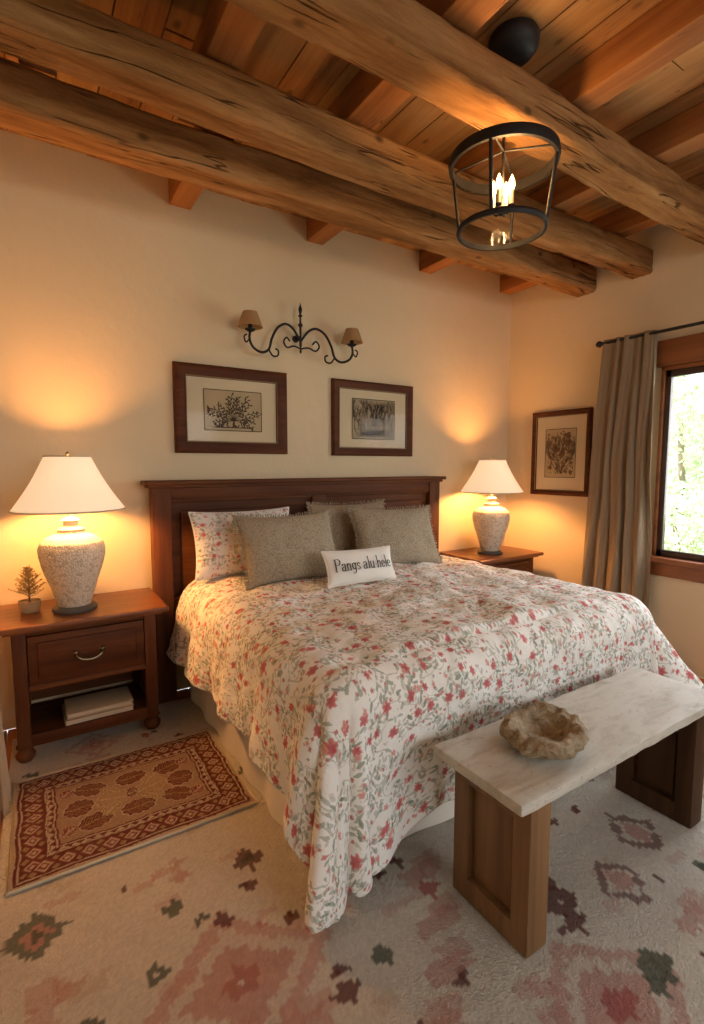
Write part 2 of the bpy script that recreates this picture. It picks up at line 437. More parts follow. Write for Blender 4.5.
beam(1.95, 2.695, .145, .16, 5, 'rough hewn middle ceiling beam, second from the headboard wall')
beam(1.41, 2.70, .155, .155, 9, 'rough hewn ceiling beam directly above the lantern, nearest the camera')
for X, lab in ((.785, 'short joist end meeting the wall above the left framed print'), (1.64, 'short joist end meeting the wall above the iron wall sconce'),
               (2.58, 'short joist end meeting the wall right of the sconce, above bed pillows'), (3.45, 'short joist end tucked into the room corner')):
    tag(MB().box(X-.06, X+.06, 2.30, YB-.001, 2.785, ZC-.001, .008).build('ceiling_joist', M['joist']), lab, 'joist')
for X, wd, lab in ((.10, .12, 'reddish joist above the beams at the far left edge'), (.66, .13, 'reddish joist crossing above the beams, left of the lantern by two gaps'), (1.26, .14, 'reddish joist crossing above beams just left of the lantern canopy'),
                   (1.95, .12, 'reddish joist crossing above beams, first one right of the lantern'), (2.6, .12, 'reddish joist crossing above beams, second one right of the lantern'), (3.2, .12, 'reddish joist crossing above beams close to the window wall')):
    tag(MB().box(X-wd/2, X+wd/2, YF+.001, 2.295, 2.785, ZC-.001, .008).build('ceiling_joist', M['joist']), lab, 'joist')

# window 1 (right wall)
w1 = thing('window_1', None, None, (XR, 0, 0)); w1['kind'] = 'structure'
MB().box(-.03, .02, WY0-.1, WY1+.03, WZ1+.0, WZ1+.17, .006).build('header_trim', M['trim'], w1)
m_ = MB(); m_.box(-.07, .10, WY0-.1, WY1+.03, WZ0-.035, WZ0, .006); m_.box(-.025, .001, WY0-.06, WY1+.02, WZ0-.13, WZ0-.035, .005); m_.build('window_sill', M['trim'], w1)
m_ = MB(); m_.box(-.015, .10, WY1-.022, WY1, WZ0, WZ1, .004); m_.box(-.015, .10, WY0, WY0+.022, WZ0, WZ1, .004); m_.box(-.015, .1, WY0, WY1, WZ1-.025, WZ1, .004); m_.build('jamb', M['trim'], w1)
m_ = MB(); a, b, c, d = WY0+.022, WY1-.022, WZ0, WZ1-.025
m_.box(.0, .035, a, a+.035, c, d, .004); m_.box(.0, .035, b-.035, b, c, d, .004); m_.box(.0, .035, a, b, c, c+.045, .004); m_.box(.0, .035, a, b, d-.045, d, .004)
m_.box(.005, .03, (a+b)/2-.02, (a+b)/2+.02, c, d, .003); m_.build('sash', M['sash'], w1)
MB().box(.015, .019, a+.03, b-.03, c+.035, d-.035, 0).build('pane', M['glass'], w1)
w2 = thing('added_window', None, None, (0, YF, 0)); w2['kind'] = 'structure'  # unseen window added behind the camera to let fill light in
m_ = MB(); m_.box(.22, .3, -.02, .02, .72, 2.28, .004); m_.box(2.7, 2.78, -.02, .02, .72, 2.28, .004); m_.box(.22, 2.78, -.02, .02, 2.2, 2.28, .004); m_.box(.22, 2.78, -.02, .04, .72, .8, .004); m_.box(1.47, 1.53, -.05, -.01, .8, 2.2, .003)
m_.build('window_trim', M['trim'], w2)

# curtain + rod
rod = thing('curtain_rod', 'black iron curtain rod above the window', 'curtain rod', (3.43, 0, 2.195))
MB().tube([(0, .2, 0), (0, 2.13, 0)], .010, 12).build('rod', M['iron'], rod)
MB().lathe([(.001, -.012), (.014, -.008), (.022, .008), (.022, .018), (.012, .032), (.001, .04)], 16, Matrix.Translation((0, 2.13, 0)) @ Matrix.Rotation(-PI/2, 4, 'X')).build('finial', M['iron'], rod)
for yy in (2.10, .3):
    m_ = MB(); m_.tube([(0, yy, -.012), (.04, yy, -.02), (.118, yy, -.02)], .006, 8); m_.box(.112, .119, yy-.015, yy+.015, -.06, .02, .002); m_.build('bracket', M['iron'], rod)
def curtain(name, label, m, fx, ny_, nz_, y0f, y1f, z0, z1, amp, waves):
    V = []
    for j in range(nz_):
        z = z0+(z1-z0)*j/(nz_-1); lo = 1-z/z1
        for i in range(ny_):
            t = i/(ny_-1)
            tt = t+.06*noise.noise(Vector((t*3.3, z*1.0, 7)))*(1+2*lo)
            y = y0f(z)+(y1f(z)-y0f(z))*t
            a = amp*(.75+.45*lo)*(.75+.9*noise.noise(Vector((t*4, z*.8, 3))))
            ph = tt*waves*2*PI+.7*math.sin(z*1.4)*lo
            x = fx(z)+a*math.sin(ph)+.35*a*math.sin(tt*waves*5*PI+1+z*1.2)+.016*lo*noise.noise(Vector((t*8, z*3, 1)))
            V.append((min(x, XR-.02) if fx(1) > 1 else x, y+.010*lo*math.sin(z*3+t*9)+.010*math.cos(ph), z))
    o = link(name, gridmesh(name, V, ny_, nz_), m)
    s = o.modifiers.new('s', 'SOLIDIFY'); s.thickness = .004
    return tag(o, label, 'curtain')
curtain('curtain', 'long taupe pleated linen curtain beside the window', M['curtain'], lambda z: 3.44, 220, 80,
        lambda z: 1.76-.05*(1-z/2.3), lambda z: 2.09+.13*(1-z/2.3)**.8, .02, 2.215, .032, 5)
rod2 = tag(MB().tube([(-.44, 1.2, 2.2), (-.44, 2.55, 2.2)], .011, 12).tube([(-.44, 2.5, 2.19), (-.548, 2.5, 2.19)], .007, 8).build('curtain_rod', M['iron']), 'black rod of the curtain on the left wall', 'curtain rod')
curtain('curtain', 'cream fabric curtain edge at the far left, beside the small red rug', M['curtain2'], lambda z: -.148-.05*z-.24*ss(.45, 1.5, z), 90, 60,
        lambda z: 2.22, lambda z: 2.50, .01, 2.21, .020, 3)

# ------------------------------------------------------------------ rugs
rng = np.random.default_rng(11)
def rugbase(cx0, cx1, cy0, cy1, step):
    nx = int((cx1-cx0)/step)+1; ny = int((cy1-cy0)/step)+1
    xs = np.linspace(cx0, cx1, nx); ys = np.linspace(cy0, cy1, ny); return nx, ny, *np.meshgrid(xs, ys)
def wav(X, Y, f, a, s):
    return a*(np.sin(X*f+s)*np.cos(Y*f*1.13+s*2)+.5*np.sin(X*f*2.1+Y*f*1.7+s*3))
nx, ny, GX, GY = rugbase(-.14, 3.3, -.6, 2.88, .0075)
WX = GX+wav(GX, GY, 60, .0016, 1); WYY = GY+wav(GX, GY, 52, .0016, 4)
cell = .0150
QX = (np.floor(WX/cell)+.5)*cell; QY = (np.floor(WYY/cell)+.5)*cell
BG = (.70, .64, .55)
RC = np.ones((ny, nx, 3))*np.array(BG)
def paint(mask, c, k=.85):
    RC[mask] = RC[mask]*(1-k)+np.array(c)*k
pink = (.54, .28, .235); rose = (.42, .13, .12); mar = (.13, .036, .038); grn = (.08, .105, .075); tan = (.54, .42, .30)
jn = rng.random((400, 400))
J = jn[(np.floor(WYY/cell).astype(int)) % 400, (np.floor(WX/cell).astype(int)) % 400]
def dia(cx, cy, r, c, asp=1.0, k=.85, hole=0, jg=.008):
    d = np.abs(QX-cx)*asp+np.abs(QY-cy)+(J-.5)*2*jg
    paint((d < r) & (d >= hole), c, k)
def blk(cx, cy, w_, h_, c, k=.7):
    paint((np.abs(QX-cx) < w_*(.85+.3*J)) & (np.abs(QY-cy) < h_*(.85+.3*J)), c, k)
for _ in range(230):
    cx, cy = rng.uniform(-.1, 3.2), rng.uniform(-.5, 2.8)
    blk(cx, cy, rng.uniform(.012, .05), rng.uniform(.010, .03), (pink, tan, pink)[rng.integers(3)], .40)
for _ in range(34):
    cx, cy = rng.uniform(-.1, 3.2), rng.uniform(-.5, 2.8)
    for q in range(6): blk(cx+rng.uniform(-.08, .08), cy+rng.uniform(-.05, .05), rng.uniform(.015, .045), rng.uniform(.012, .03), pink, .50)
for _ in range(150):
    cx, cy = rng.uniform(-.1, 3.2), rng.uniform(-.5, 2.8); c = (mar, grn, mar, rose, grn)[rng.integers(5)]
    for q in range(int(rng.integers(1, 4))):
        dia(cx+rng.uniform(-.02, .02), cy+rng.uniform(-.016, .016), rng.uniform(.012, .022), c, rng.uniform(.7, 1.2), .88, 0, .006)
def mot(cx, cy, r, a, b):
    dia(cx, cy, r, a); dia(cx, cy, r*.55, b); dia(cx, cy, r*.25, a)
def stepped(cx, cy, r):
    for (q, c, k) in ((1, pink, .68), (.76, BG, .75), (.56, pink, .75), (.22, rose, .65)):
        dia(cx, cy, r*q, c, .8, k, 0, .008)
for (cx, cy, r) in ((.40, 1.16, .22), (1.17, .60, .20), (2.4, .9, .18), (1.75, .38, .16), (.1, .75, .14), (.2, 2.62, .11)): stepped(cx, cy, r)
for (cx, cy) in ((.95, 1.02), (.88, .90), (1.02, 1.18), (1.45, 1.15), (1.6, .62), (1.95, .62), (.75, .8), (.48, .98), (.30, 1.02)):
    blk(cx, cy, .07, .03, pink, .65); blk(cx+.05, cy+.03, .05, .03, pink, .55)
mot(-.05, 1.60, .088, grn, pink); mot(.564, 1.546, .056, mar, grn)
for (cx, cy, r) in ((1.806, .904, .105), (1.542, .81, .095), (1.95, 1.25, .09)):
    dia(cx, cy, r, mar, 1, .72, r*.68); dia(cx, cy, r*.5, pink, 1, .75)
for (cx, cy, r, c) in ((1.313, .868, .060, mar), (1.33, .93, .038, mar), (1.28, .80, .042, mar), (1.35, .605, .055, grn), (1.30, .57, .03, grn), (1.17, .60, .05, rose), (.30, 1.48, .030, grn), (.42, 1.36, .030, mar), (.22, 1.30, .030, grn), (.05, 1.25, .035, grn), (1.0, 1.12, .035, rose), (.614, .998, .035, mar), (.75, 1.02, .03, grn), (.36, 1.40, .024, grn)):
    dia(cx, cy, r, c, .8, .88)
RC *= (1+(rng.random((ny, nx, 1))-.5)*.18)
RC *= (1+wav(GX, GY, 9, .025, 3)+wav(GX, GY, 31, .02, 8))[..., None]
V = []
for j in range(ny):
    for i in range(nx):
        X = GX[j, i]; Y = GY[j, i]
        V.append((X-.024*(2.6-Y)*(1 if i == 0 else .5 if i < 3 else 0), Y, .012+.0015*noise.noise(Vector((X*40, Y*40, 0)))))
cols = np.concatenate([RC.reshape(-1, 3), np.ones((nx*ny, 1))], 1)
o = link('area_rug', gridmesh('area_rug', V, nx, ny, None, cols), M['rug'])
s = o.modifiers.new('s', 'SOLIDIFY'); s.thickness = .010; s.offset = -1
tag(o, 'large pale wool rug with pink and dark green stepped motifs under the bed', 'rug')

nx, ny, GX, GY = rugbase(-.405, .405, -.32, .32, .0033)
OX, OY = GX.copy(), GY.copy()
GX = OX+wav(OX, OY, 70, .0020, 2); GY = OY+wav(OX, OY, 62, .0020, 5)
field = (.50, .33, .22)
RC = np.ones((ny, nx, 3))*np.array(field)
cr = (.68, .54, .40); maro = (.165, .016, .026); rust = (.28, .050, .050); mus = (.46, .30, .15)
D = np.minimum(.405-np.abs(GX), .32-np.abs(GY))
def P2(mask, c): RC[mask] = c
P2(D < .142, maro); P2(D < .136, cr); P2(D < .130, maro)
tri = np.abs((np.where(.405-np.abs(GX) < .32-np.abs(GY), GY, GX)/.036) % 1-.5)*2
P2((D < .130) & (D > .112) & ((D-.112)/.018 < tri), cr)
P2(D < .110, cr); P2(D < .105, maro)
al = np.where(.405-np.abs(GX) < .32-np.abs(GY), GY, GX)/.068
px = (al % 1-.5)*.068; py = D-.064
dd = np.abs(px)*1.0+np.abs(py)
band = (D < .103) & (D > .027)
P2(band & (dd < .034), rust); P2(band & (dd < .027) & (dd > .018), cr); P2(band & (dd < .010), cr)
dd2 = np.abs(np.abs(px)-.034)+np.abs(np.abs(py)-.022)
P2(band & (dd2 < .013), mus)
P2(D < .027, cr); P2(D < .021, maro); P2(D < .012, cr)
def leaf(cx, cy, rx, ry, rot, c, c2):
    dx = GX-cx; dy = GY-cy; u = dx*math.cos(rot)+dy*math.sin(rot); v = -dx*math.sin(rot)+dy*math.cos(rot)
    th = np.arctan2(v/ry, u/rx); e = (u/rx)**2+(v/ry)**2
    P2((e < 1.12+.12*np.cos(th*11)) & (D > .144), cr)
    P2((e < .92+.10*np.cos(th*11)) & (D > .144), c)
    ins = (e < .75) & (D > .144)
    P2(ins & (np.abs(((u-np.abs(v))/.013) % 1-.5) < .16), c2); P2(ins & (np.abs(v) < .0028), c2)
for sx in (-1, 0, 1):
    for sy in (-1, 1): leaf(sx*.150+.01, sy*.105, .062, .046, sx*sy*.35, maro, mus)
for sx in (-1, 1):
    leaf(sx*.070, 0, .062, .050, sx*.3, mus, cr); leaf(sx*.190, 0, .052, .054, 0, maro, mus)
    for sy in (-1, 1): leaf(sx*.080, sy*.062, .040, .026, sx*sy*.8, mus, cr)
    for sy in (-1, 1): leaf(sx*.228, sy*.120, .030, .026, .6, rust, cr)
leaf(0, 0, .022, .03, 0, maro, cr)
wear = np.clip(.25+wav(OX, OY, 18, .3, 7)+wav(OX, OY, 41, .2, 2), 0, .6)[..., None]*.22
RC = RC*(1-wear)+np.array((.38, .21, .15))*wear
RC *= (1+(rng.random((ny, nx, 1))-.5)*.45)
V = [(OX[j, i]+.003*math.sin(OY[j, i]*30), OY[j, i]+.003*math.sin(OX[j, i]*22), .009+.0015*noise.noise(Vector((OX[j, i]*60, OY[j, i]*60, 3)))) for j in range(ny) for i in range(nx)]
cols = np.concatenate([RC.reshape(-1, 3), np.ones((nx*ny, 1))], 1)
sr = thing('small_rug', 'small red and tan oriental rug with oval leaf motifs beside the bed', 'rug', (.288, 2.12, .0145), (0, 0, math.radians(-.6)))
o = link('pile', gridmesh('pile', V, nx, ny, None, cols), M['rug2'], sr)
s = o.modifiers.new('s', 'SOLIDIFY'); s.thickness = .008; s.offset = -1
MB().tube([(-.407, -.322, .005), (.407, -.322, .005), (.407, .322, .005), (-.407, .322, .005)], .006, 6, True).build('binding', M['fringe'], sr)

# ------------------------------------------------------------------ bed
bed = thing('bed', 'king bed with dark cherry panelled headboard and cream skirt', 'bed', (1.6, 2.0, 0))
def L(m, name, mt, par): return m.build(name, mt, par)
x0, x1 = -1.045, 1.045; yb = 2.90-2.0
L(MB().box(x0, x0+.10, yb, yb+.08, .012, 1.240, .006), 'headboard_post', M['cherryZ'], bed)
L(MB().box(x1-.10, x1, yb, yb+.08, .012, 1.240, .006), 'headboard_post', M['cherryZ'], bed)
hb = MB(); hb.box(x0+.1, x1-.1, yb+.01, yb+.07, 1.155, 1.240, .004); hb.box(x0+.1, x1-.1, yb+.012, yb+.068, .45, .6, .004)
hb.box(-.05, .05, yb+.012, yb+.07, .6, 1.155, .004)
for sg in (-1, 1):
    hb.box(min(sg*.05, sg*.945), max(sg*.05, sg*.945), yb+.045, yb+.065, .6, 1.155, 0)
    a, b = sorted((sg*.105, sg*.89)); hb.box(a, b, yb+.026, yb+.05, .64, 1.090, .014)
    a, b = sorted((sg*.05, sg*.945)); hb.box(a, b, yb+.020, yb+.055, 1.138, 1.158, .008)
L(hb, 'headboard_panel', M['cherry'], bed)
L(MB().box(x0-.04, x1+.04, yb-.03, yb+.10, 1.240, 1.264, .008, 3).box(x0-.02, x1+.02, yb-.012, yb+.09, 1.222, 1.241, .006), 'headboard_cap', M['cherry'], bed)
L(MB().box(-.84, .84, -.66, .88, .33, .67, .06, 4), 'mattress', M['mattress'], bed)
L(MB().box(-.83, .83, -.65, .88, .14, .325, .01), 'box_spring', M['mattress'], bed)
def perim():
    P = []; n = 160
    for i in range(n): P.append((-.87, .88-(1.55)*i/(n-1), -1, 0))
    for i in range(1, n): P.append((-.87+1.74*i/(n-1), -.67, 0, -1))
    for i in range(1, n): P.append((.87, -.67+1.55*i/(n-1), 1, 0))
    return P
P = perim(); V = []
for j in range(12):
    z = .35-.335*j/11
    for i, (x, y, nx_, ny_) in enumerate(P):
        a = (.003+.006*(1-z/.35))*math.sin(i*.22+.5*math.sin(i*.05))
        V.append((x+nx_*(a+.006*(1-z/.35)), y+ny_*(a+.006*(1-z/.35)), z))
o = link('bed_skirt', gridmesh('bed_skirt', V, len(P), 12), M['skirt'], bed)

# comforter draped over the bed
FX0, FX1, FY, HY = .80, 2.41, 1.32, 2.84
TOP = .70; Re = .11; dropL, dropF, dropR = .47, .56, .64
def edge(d, flare):
    if d < Re*PI/2: f = d/Re; return Re*math.sin(f), Re*(1-math.cos(f))
    e = d-Re*PI/2; return Re+e*flare, Re+e
def comf(p, q):
    W = FX1-FX0; Lq = HY-FY
    dx = -p if p < 0 else (p-W if p > W else 0); sx = -1 if p < 0 else 1
    dq = max(0, q-Lq)
    cx = FX0+min(max(p, 0), W); cy = HY-min(q, Lq)
    puff = .020*noise.noise(Vector((p*2.2, q*2.2, .3)))+.018*noise.noise(Vector((p*5, q*5, 4)))+.013*noise.noise(Vector((p*11, q*11, 4)))+.004*noise.noise(Vector((p*24, q*24, 4)))
    if dx == 0 and dq == 0:
        crown = .025*math.sin(PI*min(max(p/W, 0), 1))
        return (cx, cy, TOP+crown+puff)
    if dq == 0: th = 0; r = dx; s = q; nx_, ny_ = sx, 0
    elif dx == 0: th = PI/2; r = dq; s = Lq+.75+min(p, W-p); nx_, ny_ = 0, -1
    else:
        th = math.atan2(dq, dx); r = math.hypot(dx, dq); s = Lq+.75*th/(PI/2); nx_, ny_ = sx*math.cos(th), -math.sin(th)
    cor = math.sin(2*th) if 0 < th < PI/2 else 0
    foot = math.sin(th)
    edgeness = ss(.34, .02, min(max(p, 0), max(W-p, 0)) if dx == 0 else 0)
    r = r*(1+.16*cor**.5+.20*foot**2*edgeness+(.12*(1-foot)*ss(.75, 1, q/Lq) if sx < 0 else 0))
    if r > .64: r = .64+.065*math.tanh((r-.64)/.065)
    right = ss(.2, .8, q/Lq) if sx > 0 else 0      # far side is pulled outward into a wide sweep
    fl = .10*(1-foot)+.02*foot+.10*cor**.8+right*(1-foot)**.5*.80
    out, down = edge(r, fl)
    down -= right*(1-foot)*.16*max(0, r-.15)
    k = max(0, r-.08)/.5
    amp = (.028*(1-foot)+.012*foot+.040*cor)*k
    f = math.sin(s*2*PI/.37+.6*math.sin(s*4)+.5*r)+.35*math.sin(s*2*PI/.17+1.3+r*2)
    tang = .014*k*math.cos(s*2*PI/.37)
    out += amp*f+.6*puff
    z = TOP-down+puff*.6
    if th == 0: out += .05*k*max(0, 1-q/.8)
    if z < .030:
        out += (.030-z)*.35; z = .030+.003*(1+math.sin(s*40))
    return (cx+nx_*out+tang*abs(ny_), cy+ny_*out+tang*abs(nx_), z)
W = FX1-FX0; Lq = HY-FY
st = .0125
ps = np.arange(-dropL, W+dropR+1e-6, st); qs = np.arange(0, Lq+dropF+1e-6, st)
V = []; UV = []
for q in qs:
    for p in ps:
        pp, qq = float(p), float(q)
        V.append(comf(pp, qq)); UV.append((pp, qq))
me = gridmesh('comforter', V, len(ps), len(qs), UV)
o = link('comforter', me, M['cover'])
s = o.modifiers.new('s', 'SOLIDIFY'); s.thickness = .018; s.offset = -1
sb = o.modifiers.new('ss', 'SUBSURF'); sb.levels = 1; sb.render_levels = 1
tag(o, 'cream comforter printed with red flowers and sage vines draped over the bed', 'comforter')

# pillows
def pill_y(s, t, T): return T*max(0, (1-s*s)*(1-t*t))**.42
def pillow(name, label, mt, loc, lean, rz, w, h, T, edge_mat=None, fringe=0, roll=0, seed=0, uvs=1):
    root = thing(name, label, 'pillow', loc, (-lean, roll, rz))
    n = 44; V = []; UV = []; idx = {}
    def pt(i, j, side):
        s = -1+2*i/n; t = -1+2*j/n
        s2 = math.sin(s*PI/2); t2 = math.sin(t*PI/2)
        x = w/2*s2*(1-.07*(1-t2*t2)); z = h/2+h/2*t2*(1-.08*(1-s2*s2))
        y = pill_y(s2, t2, T)*side
        wr = .009*noise.noise(Vector((x*9+seed, z*9, side)))+.006*noise.noise(Vector((x*22+seed, z*22, side)))
        m = (1-s2**8)*(1-t2**8)*(T/.085)
        return (x, y+wr*m*side, z)
    F = []
    for side in (-1, 1):
        for j in range(n+1):
            for i in range(n+1):
                e = i in (0, n) or j in (0, n)
                key = (i, j, 0 if e else side)
                if key not in idx:
                    idx[key] = len(V); V.append(pt(i, j, side)); UV.append((V[-1][0]*uvs+seed, V[-1][2]*uvs+side))
    for side in (-1, 1):
        for j in range(n):
            for i in range(n):
                q = []
                for (a, b) in ((i, j), (i+1, j), (i+1, j+1), (i, j+1)):
                    e = a in (0, n) or b in (0, n); q.append(idx[(a, b, 0 if e else side)])
                F.append(tuple(q if side < 0 else q[::-1]))
    me = bpy.data.meshes.new('cushion'); me.from_pydata(V, [], F)
    l = me.uv_layers.new(name='UVMap'); ix = np.zeros(len(me.loops), dtype=np.int32); me.loops.foreach_get('vertex_index', ix)
    l.data.foreach_set('uv', np.array(UV, dtype=np.float32)[ix].ravel())
    link('cushion', me, mt, root)
    bd = [pt(i, 0, 1) for i in range(n)]+[pt(n, j, 1) for j in range(n)]+[pt(n-i, n, 1) for i in range(n)]+[pt(0, n-j, 1) for j in range(n)]
    if edge_mat:
        if fringe:
            m_ = MB(); rr = random.Random(seed); N = 230
            for k in range(N):
                f = k/N*len(bd); a = Vector(bd[int(f)]); b = Vector(bd[(int(f)+1) % len(bd)]); p = a.lerp(b, f-int(f))
                d = Vector((p.x/(w/2), 0, (p.z-h/2)/(h/2)))
                mx = max(abs(d.x), abs(d.z)); d = Vector((d.x if abs(d.x) > mx*.93 else d.x*.1, 0, d.z if abs(d.z) > mx*.93 else d.z*.1)).normalized()
                e = p+d*fringe*rr.uniform(.8, 1.1)+Vector((rr.uniform(-.004, .004), rr.uniform(-.008, .008), rr.uniform(-.004, .004)))
                m_.tube([p-d*.004, p.lerp(e, .5)+Vector((0, rr.uniform(-.002, .002), 0)), e], .0032, 5)
            m_.build('fringe', edge_mat, root)
        else: MB().tube([Vector(p) for p in bd], .005, 8, True).build('piping', edge_mat, root)
    return root
BZ = .734
pillow('pillow', 'white floral pillow at the left of the headboard, behind the woven sham', M['cover2'], (1.02, 2.69, BZ), .24, .03, .60, .37, .08, M['linen'], 0, seed=1)
pillow('pillow', 'tan pillow mostly hidden behind the right woven sham', M['shamB'], (1.74, 2.71, BZ), .22, -.03, .56, .38, .07, M['shamB'], .018, seed=2)
pillow('pillow', 'large greige woven fringed sham on the left, in front of the floral pillow', M['sham'], (1.18, 2.38, BZ), .44, .04, .57, .38, .08, M['sham'], .02, seed=3)
pillow('pillow', 'greige woven fringed sham on the right side of the bed', M['sham'], (1.91, 2.42, BZ), .44, -.10, .58, .38, .08, M['sham'], .02, roll=.02, seed=4)
LW, LH, LT = .43, .180, .042
lp = pillow('lumbar_pillow', 'small white lumbar pillow with dark lettering in front of the shams', M['linen'], (1.43, 2.13, BZ+.010), .40, .02, LW, LH, LT, M['linen'], 0, roll=.02, seed=5)
GL = {'P': (.50, [[(.06, 0), (.06, .9)], [(.06, .88), (.28, .9), (.42, .82), (.43, .62), (.3, .48), (.06, .46)]], [(.06, 0), (.04, .9)]),
      'a': (.46, [[(.06, .40), (.14, .5), (.27, .49), (.32, .38), (.32, .06), (.39, 0)], [(.32, .3), (.15, .27), (.05, .15), (.1, .02), (.2, 0), (.32, .1)]], []),
      'n': (.48, [[(.07, 0), (.07, .5)], [(.07, .35), (.18, .5), (.30, .45), (.33, .3), (.33, 0)]], [(.07, 0), (.05, .5), (.33, 0)]),
      'g': (.44, [[(.31, .4), (.2, .5), (.08, .45), (.04, .27), (.1, .1), (.2, .06), (.31, .15)], [(.31, .5), (.31, -.1), (.2, -.25), (.05, -.2)]], [(.34, .5)]),
      's': (.36, [[(.28, .40), (.18, .5), (.06, .42), (.08, .3), (.22, .22), (.27, .1), (.18, 0), (.05, .07)]], []),
      'l': (.25, [[(.11, 0), (.11, .9)]], [(.11, 0), (.08, .9)]),
      'u': (.46, [[(.06, .5), (.06, .12), (.15, 0), (.27, .06), (.33, .15)], [(.33, .5), (.33, 0)]], [(.04, .5), (.31, .5), (.36, 0)]),
      'h': (.46, [[(.06, 0), (.06, .9)], [(.06, .35), (.17, .5), (.29, .45), (.32, .3), (.32, 0)]], [(.06, 0), (.04, .9), (.32, 0)]),
      'e': (.40, [[(.05, .28), (.31, .28), (.28, .42), (.17, .5), (.07, .42), (.04, .25), (.08, .08), (.18, 0), (.31, .08)]], []), ' ': (.24, [], [])}
txt = 'Pangs alu hele'; TWD = .345; tw = sum(GL[c][0] for c in txt); EM = TWD/tw; EH = EM*1.08
cxp = -TWD/2
def pp_(x, y):
    X = cxp+x*EM; Z = LH/2+(y-.36)*EH
    return Vector((X, -pill_y(X/(LW/2), (Z-LH/2)/(LH/2), LT)-.0070, Z))
def seg_(bm, a, b, wd_):
    a = Vector(a); b = Vector(b); d = b-a; nn = Vector((-d.y, d.x)).normalized()
    ver = abs(d.normalized().y); w2 = wd_*(.5+.85*ver)
    n_ = max(1, int(d.length/.15)); a2 = a-d.normalized()*.012; b2 = b+d.normalized()*.012
    for i in range(n_):
        A = a2.lerp(b2, i/n_); B = a2.lerp(b2, (i+1)/n_)
        bm.faces.new([bm.verts.new(pp_(*(p))) for p in (A-nn*w2, B-nn*w2, B+nn*w2, A+nn*w2)])
for word in txt.split(' '):
    bm = bmesh.new()
    for c in word:
        adv, strokes, ser = GL[c]
        for stp in strokes:
            sp_ = [Vector((p[0], p[1], 0)) for p in stp]
            sp_ = smoothpath(sp_, 4) if len(sp_) > 2 else sp_
            for a, b in zip(sp_, sp_[1:]): seg_(bm, (a.x, a.y), (b.x, b.y), .036)
        for (x, y) in ser: seg_(bm, (x-.085, y), (x+.085, y), .038)
        cxp += adv*EM
    cxp += GL[' '][0]*EM
    me = bpy.data.meshes.new('lettering'); bm.to_mesh(me); bm.free()
    link('lettering', me, M['thread'], lp, smooth=False)

# ------------------------------------------------------------------ nightstands
def nightstand(label, loc):
    r = thing('nightstand', label, 'nightstand', loc)
    MB().box(-.355, .355, -.265, .205, .615, .64, .008, 3).box(-.33, .33, -.235, .205, .60, .616, .005).build('tabletop', M['nstop'], r)
    for sx in (-1, 1):
        for sy in (-1, 1):
            lg = MB().box(sx*.30-(.055 if sx > 0 else 0), sx*.30+(0 if sx > 0 else .055), -.21 if sy < 0 else .15, -.155 if sy < 0 else .205, .07, .60, .005).build('leg', M['cherryZ'], r)
            cx, cy = sx*.272, (-.182 if sy < 0 else .166)
            MB().lathe([(.012, .0), (.026, .003), (.038, .02), (.040, .035), (.030, .052), (.022, .062), (.036, .068), (.036, .074)], 24, Matrix.Translation((cx, cy, 0))).build('foot', M['cherryZ'], lg)
        a, b = sorted((sx*.285, sx*.27)); MB().box(a, b, -.155, .15, .13, .60, .003).build('side_panel', M['cherryZ'], r)
    MB().box(-.245, .245, .175, .19, .13, .60, .002).build('back_panel', M['cherry'], r)
    MB().box(-.27, .27, -.20, .175, .085, .115, .005).box(-.245, .245, -.208, -.19, .07, .125, .004).build('bottom_shelf', M['cherry'], r)
    MB().box(-.245, .245, -.20, .175, .335, .35, .003).box(-.245, .245, -.205, -.18, .325, .352, .004).box(-.245, .245, -.205, -.18, .58, .60, .003).build('rail', M['cherry'], r)
    d = MB().box(-.242, .242, -.214, -.19, .355, .577, .006).box(-.205, .205, -.222, -.21, .385, .547, .008).box(-.22, .22, -.19, .15, .365, .55, .002).build('drawer', M['cherry'], r)
    h = MB(); h.tube(smoothpath([(-.055, -.225, .475), (-.05, -.245, .462), (-.03, -.25, .448), (0, -.252, .443), (.03, -.25, .448), (.05, -.245, .462), (.055, -.225, .475)], 6), .0045, 8)
    for sx in (-1, 1): h.lathe([(.001, 0), (.012, .001), (.012, .004), (.006, .012), (.001, .014)], 14, Matrix.Translation((sx*.055, -.222, .476)) @ Matrix.Rotation(PI/2, 4, 'X'))
    h.build('handle', M['brass'], d)
    return r
nightstand('dark cherry nightstand with open shelf left of the bed', (.195, 2.81, .014))
nightstand('dark cherry nightstand in the corner right of the bed', (3.09, 2.81, .014))
NZ = .655
def book(label, mt, x, y, z, w, d, t, rz):
    r = thing('book', label, 'book', (x, y, z), (0, 0, rz))
    MB().box(-w/2, w/2, -d/2, d/2, 0, .004, .001).box(-w/2, w/2, -d/2, d/2, t-.004, t, .001).box(-w/2, w/2, d/2-.004, d/2, 0, t, .001).build('cover', mt, r)
    MB().box(-w/2+.005, w/2-.005, -d/2+.006, d/2-.004, .004, t-.004, 0).build('pages', M['page'], r)
book('thick tan book at the bottom of the pair on the nightstand shelf', M['bookA'], .23, 2.71, .131, .30, .2, .034, .02)
book('thinner cream book lying on top of the tan book in the nightstand', M['bookB'], .235, 2.71, .166, .29, .19, .024, 0)

